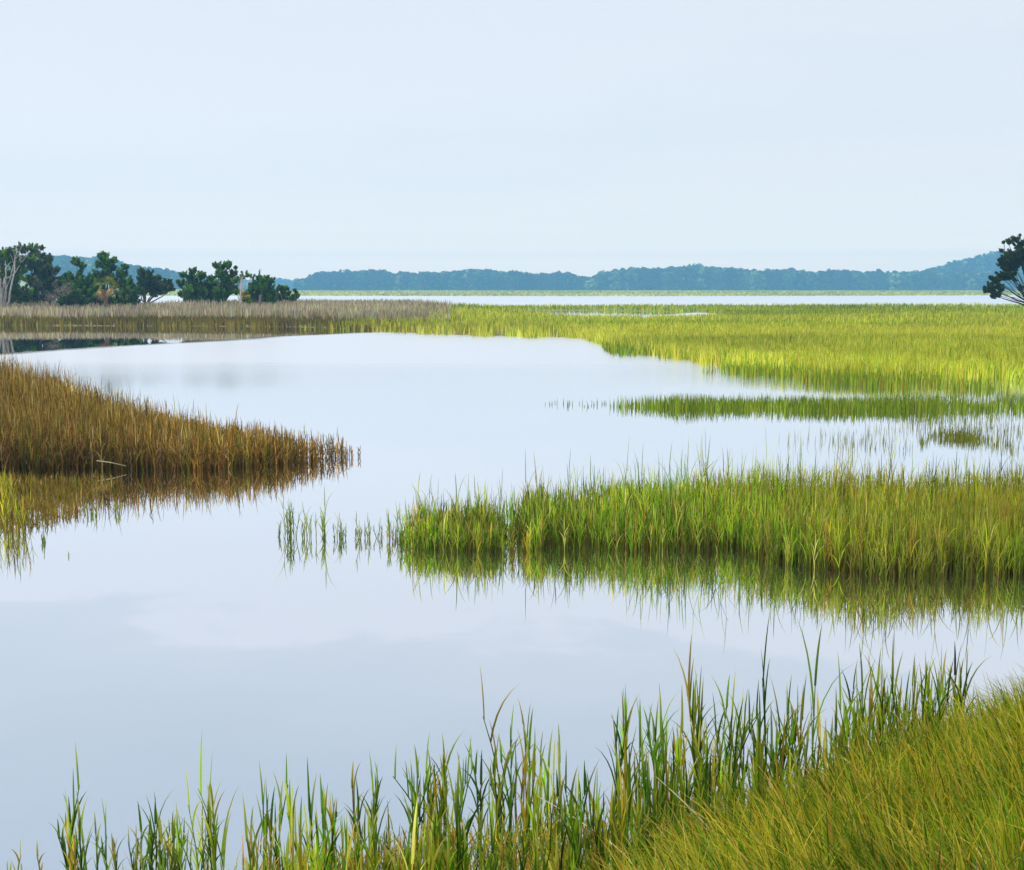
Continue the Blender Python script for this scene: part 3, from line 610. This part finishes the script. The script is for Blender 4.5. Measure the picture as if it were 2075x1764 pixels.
tree('flat-topped tall cedar in the middle of the second clump', (452, 617), cr([(1368, 228, 22), (1400, 240, 32), (1440, 232, 28), (1458, 215, 12), (1400, 285, 40), (1440, 310, 40), (1425, 350, 50), (1380, 380, 45), (1470, 370, 45), (1470, 270, 14), (1492, 245, 11), (1487, 280, 18), (1440, 405, 30)]), 102, CED, name='cedar_tree', dens=1.1)
tree('half bare cedar with a white trunk and open arching top', (487, 618), cr([(1525, 300, 22), (1560, 292, 22), (1595, 298, 16), (1500, 330, 30), (1500, 400, 26), (1530, 272, 6)]), 98, CED, (206, 200, 196), 'cedar_tree', subs=9, trunk_r=0.1, twigs=1)
tree('rounded dark cedar with a broken grey snag on top', (520, 617), cr([(1640, 310, 20), (1690, 330, 36), (1720, 325, 22), (1650, 360, 52), (1700, 385, 45), (1610, 370, 36), (1600, 420, 55), (1670, 430, 65), (1640, 455, 50), (1700, 455, 45), (1725, 430, 34), (1560, 445, 24)]), 99, CED+OAK[:1], name='cedar_tree')
tree('small thin topped cedar at the right end of the second clump', (574, 616), cr([(1775, 375, 20), (1810, 375, 20), (1770, 420, 34), (1815, 420, 34), (1855, 440, 26), (1870, 395, 14), (1885, 420, 14), (1750, 450, 26)]), 103, OAK+CED, (120, 112, 96), 'cedar_tree', twigs=3)
tree('bright yellow-green bush between the white trunk and rounded cedar', (498, 616), cr([(1555, 412, 18), (1545, 430, 14), (1570, 430, 14)]), 96.5, [(176, 176, 40), (150, 160, 34), (190, 180, 60)], name='low_bush', trunk_r=0.03, leaf=0.09, cat='bush')
tree('low green bush at the foot of the dark cedar beside the grey shrub', (150, 618), cr([(430, 445, 34), (480, 430, 34), (520, 455, 30), (395, 455, 26)]), 93, [(76, 104, 34), (60, 90, 26)], name='low_bush', trunk_r=0.04, cat='bush', leaf=0.1)
# the dark leaning tree at the right edge (2250.. x 540..770 crop, 7.668 px per source px)
rc = lambda L: [((2250+x/7.668)*0.83, (540+y/7.668)*0.83, r/7.668*0.83) for x, y, r in L]
tree('dark leaning tree cut by the right edge of the view', (2112, 618), rc([(1840, 270, 22), (1760, 350, 75), (1620, 400, 60), (1540, 400, 26), (1490, 555, 36), (1800, 470, 90), (1880, 420, 60), (1750, 640, 150), (1620, 720, 140), (1530, 790, 110), (1850, 720, 150), (1700, 850, 150), (1560, 880, 70), (1400, 970, 18), (1600, 980, 100), (1500, 1060, 80), (1360, 1110, 90), (1700, 1030, 90), (1300, 1240, 110), (1200, 1300, 50), (1440, 1300, 100), (1340, 1410, 50), (1440, 1400, 36), (1300, 1060, 40), (1850, 1250, 50), (2050, 600, 220), (2200, 900, 260), (2100, 380, 120), (2350, 600, 220)]), 96, [(44, 66, 26), (56, 78, 30), (66, 84, 38)], (46, 48, 44), 'oak_tree', dens=2.3, twigs=1, trunk_r=0.15, up=0.15, limbs=0.35)

# broken snag and stump
def snag(label, px, ybot, ytop, d, r, name='tree_stump', colr=(150, 136, 122)):
    B = at(px, ybot, d); B[2] = max(float(land(np.array([B[0]]), np.array([B[1]]))[0]), 0)-0.05
    T = at(px+1, ytop, d); root = empty(name, B); tag(root, label, 'stump')
    tb = MB(); limb(tb, B, T, r, r*0.6, colr, 0.03, 8)
    tb.build('trunk', M_bark, root, B, smooth=True)
    sb = MB()
    for i in range(4): limb(sb, T-np.array([0, 0, 0.15]), T+np.array([rng.normal(0, r*1.2), rng.normal(0, r), rng.uniform(0.1, 0.35)]), r*0.4, 0.01, colr, 0.08, 4)
    sb.build('splinter', M_bark, root, B)
snag('pale weathered stump in front of the rounded dark cedar', 526, 618, 601, 94, 0.14, colr=(128, 120, 110))
snag('thin grey broken snag poking above the rounded dark cedar', 524.5, 600, 551, 100.5, 0.1, 'dead_snag', (112, 102, 98))
snag('slim white dead trunk standing in front of the second clump', 488, 618, 566, 95, 0.07, 'dead_tree', (206, 200, 196))

# palmetto with a skirt of dead fronds
def palmetto():
    d = 94.0; B = at(214, 618, d); B[2] = 0.55; root = empty('palmetto_palm', B); tag(root, 'short palmetto with yellow-green fan leaves over a tan skirt of dead fronds', 'palm')
    T = at(214, 588, d)
    tb = MB(); limb(tb, B, T, 0.17, 0.15, (120, 96, 66), 0.02); tb.build('trunk', M_bark, root, B, smooth=True)
    def fans(mb, n, up0, up1, cols, L, droop):
        for i in range(n):
            an = rng.uniform(0, 2*np.pi); e_ = rng.uniform(up0, up1)
            D = np.array([np.cos(an)*math.cos(e_), np.sin(an)*math.cos(e_), math.sin(e_)]); c = T + D*L*0.5 + np.array([0, 0, 0.15])
            side = unit(np.cross(D, [0, 0, 1.])); ro = rng.uniform(-1.3, 1.3); side = side*math.cos(ro) + np.cross(D, side)*math.sin(ro); C = srgb(cols[rng.integers(len(cols))])
            m = 11; fa = np.linspace(-1.2, 1.2, m)
            dirs = D*np.cos(fa)[:, None] + side*np.sin(fa)[:, None]; t = np.linspace(0, 1, 4)[None, :, None]
            P = c + dirs[:, None]*L*0.55*t - np.array([0, 0, 1.])*droop*t**2*L*0.4
            S = np.cross(dirs, np.cross(D, side))[:, None]*0.022*(1-0.85*t)
            mb.ribbons(P, np.broadcast_to(S, P.shape), np.tile(C, (m, 4, 1)))
    cb = MB(); fans(cb, 16, 0.0, 1.4, [(124, 136, 24), (96, 118, 22), (150, 150, 36), (70, 98, 20)], 1.15, 0.5); cb.build('crown', M_leaf, root, B)
    sb = MB(); fans(sb, 9, -0.9, 0.1, [(196, 158, 108), (168, 130, 84), (206, 174, 130)], 0.85, 0.9); sb.build('dead_fronds', M_leaf, root, B)
palmetto()

# ------------------------------------------------------------------ far shore grass and woods
def farshore():
    n = 26000; x = rng.uniform(-700, 2900, n); Y = rng.uniform(0, 1, n)**1.5*800+ np.interp(x, [-700, 200, 600, 1300, 1750, 2400], [330, 430, 425, 400, 430, 480])
    X = (x-CX)/F*Y; P = onland(X, Y); h = rng.uniform(0.35, 0.6, n)
    C = pal([(196, 196, 90), (170, 180, 70), (206, 206, 140), (130, 150, 50)], [4, 3, 3, 1.5], n)*(0.6+0.8*fnoise(X*0.03, Y*0.02, 301)[:, None])
    mb = MB(); blades(mb, P, h, 1.8*Y/1236*rng.uniform(0.7, 1.4, n), C, seg=2, lean=0.2)
    tag(mb.build('far_shore_grass', M_far), 'thin pale yellow-green marsh line below the far woods', 'grass', kind='stuff')
farshore()
def wood(name, label, xs, ys, d0, d1, step, rows, cols, size=10.0, gaps=()):
    mb = MB()
    for r in range(rows):
        d = d0 + (d1-d0)*r/max(rows-1, 1); x = xs[0] + rng.uniform(0, 5)
        while x < xs[-1]:
            dd = d+rng.uniform(-0.4, 0.4)*(d1-d0)/rows
            top = float(np.interp(x, xs, ys)) - 4 + 9*float(fnoise(np.array([x/16.0]), np.array([7.0]), 500)[0]) + 4*float(vnoise(np.array([x/6.0]), np.array([r*3.7]), 510)[0]) + abs(rng.normal(0, 3.0)) + (2.5 if r == 0 else 0) - (2 if rng.random() < 0.1 else 0)
            T = at(x, top, dd); gz = max(float(land(np.array([T[0]]), np.array([T[1]]))[0]), 0)
            ht = max(T[2]-gz, 3.0); cw = size*rng.uniform(0.35, 0.65)*min(1, ht/11)
            C0 = srgb(cols[rng.integers(len(cols))])*rng.uniform(0.65, 1.4)*(0.3+2.6*float(fnoise(np.array([x/22.0]), np.array([r*0.9]), 520)[0])**2.2*1.5)
            m = 19
            for j in range(m):
                f = rng.random()**0.7 if j > 3 else rng.uniform(0, 0.15); zc = gz + ht*(0.05+0.9*f); wid = cw*math.sqrt(max(0.15, 1-(max(f-0.45, 0)/0.6)**2))
                c = np.array([T[0]+rng.uniform(-1, 1)*wid, dd+rng.uniform(-1, 0.6)*wid, zc-0.03*ht])
                nn = 13; q_ = rand_dir(nn); Q = c + q_*np.array([2.1, 1.8, 1.5])*rng.uniform(0.8, 1.2)
                Q[:, 2] = np.minimum(Q[:, 2], T[2]-0.6)
                A_ = rand_dir(nn)*rng.uniform(1.1, 2.1, (nn, 1)); Bv = unit(np.cross(A_, rand_dir(nn)))*rng.uniform(0.8, 1.5, (nn, 1))
                mb.cards(Q, A_, Bv, np.clip(C0*rng.uniform(0.75, 1.3)*(1+0.15*rng.standard_normal((nn, 1))), 0.003, 0.5))
            x += step*rng.uniform(0.6, 1.4)
    return tag(mb.build(name, M_wood), label, 'wood', kind='stuff')
DKG = [(44, 74, 40), (58, 88, 44), (36, 60, 38), (104, 124, 66)]
wood('far_woods', 'long hazy blue wood on the far shore across the centre and right',
     [596, 612, 640, 700, 760, 830, 900, 960, 1030, 1100, 1150, 1180, 1200], [584, 562, 549, 544, 544, 549, 548, 543, 547, 550, 551, 557, 570], 1290, 1390, 9, 5, DKG)
wood('far_woods', 'higher hazy blue wood right of the notch in the far shore treeline',
     [1172, 1200, 1216, 1260, 1320, 1380, 1420, 1460, 1550, 1640, 1700, 1750, 1800, 1850, 1900, 2000, 2300, 2800], [566, 558, 549, 540, 540, 535, 533, 539, 542, 545, 544, 549, 547, 548, 548, 546, 542, 540], 1280, 1370, 9, 5, DKG)
wood('hillside_wood', 'wooded blue hill rising behind the dark tree at the right edge', [1866, 1900, 1950, 2000, 2050, 2100, 2300, 2800], [547, 535, 521, 509, 502, 498, 497, 497], 1470, 1570, 9, 6, DKG)
wood('hillside_wood', 'blue wooded ridge sloping down behind the left cedars', [-500, -200, 0, 60, 100, 150, 200, 250, 300, 340, 370, 400, 440, 462], [498, 502, 508, 513, 515, 519, 519, 529, 540, 545, 551, 556, 563, 578], 1060, 1170, 11, 6, DKG)
wood('distant_wood', 'palest low wood glimpsed far off between the cedars and far woods', [430, 470, 520, 560, 600, 660, 760], [566, 563, 564, 562, 562, 563, 566], 1950, 2020, 6, 3, DKG, size=12)

# ------------------------------------------------------------------ haze
def haze():
    x0, x1, y0, y1, z0, z1 = -2500, 2500, -60, HAZE_LEN, -1.6, HAZE_TOP
    me = bpy.data.meshes.new('haze')
    v = [(x, y, z) for x in (x0, x1) for y in (y0, y1) for z in (z0, z1)]
    me.from_pydata(v, [], [(0, 1, 3, 2), (4, 6, 7, 5), (0, 4, 5, 1), (2, 3, 7, 6), (0, 2, 6, 4), (1, 5, 7, 3)])
    m = bpy.data.materials.new('haze'); m.use_nodes = True; t = m.node_tree; t.nodes.clear()
    o = t.nodes.new('ShaderNodeOutputMaterial'); p = t.nodes.new('ShaderNodeVolumePrincipled')
    p.inputs['Color'].default_value = (0.25, 0.60, 1.0, 1); p.inputs['Density'].default_value = HAZE_K; p.inputs['Anisotropy'].default_value = 0.0
    t.links.new(p.outputs[0], o.inputs['Volume']); me.materials.append(m)
    ob = bpy.data.objects.new('haze', me); col.objects.link(ob); ob['kind'] = 'stuff'; ob['label'] = 'thin bluish haze softening the far shore'; ob['category'] = 'haze'
haze()
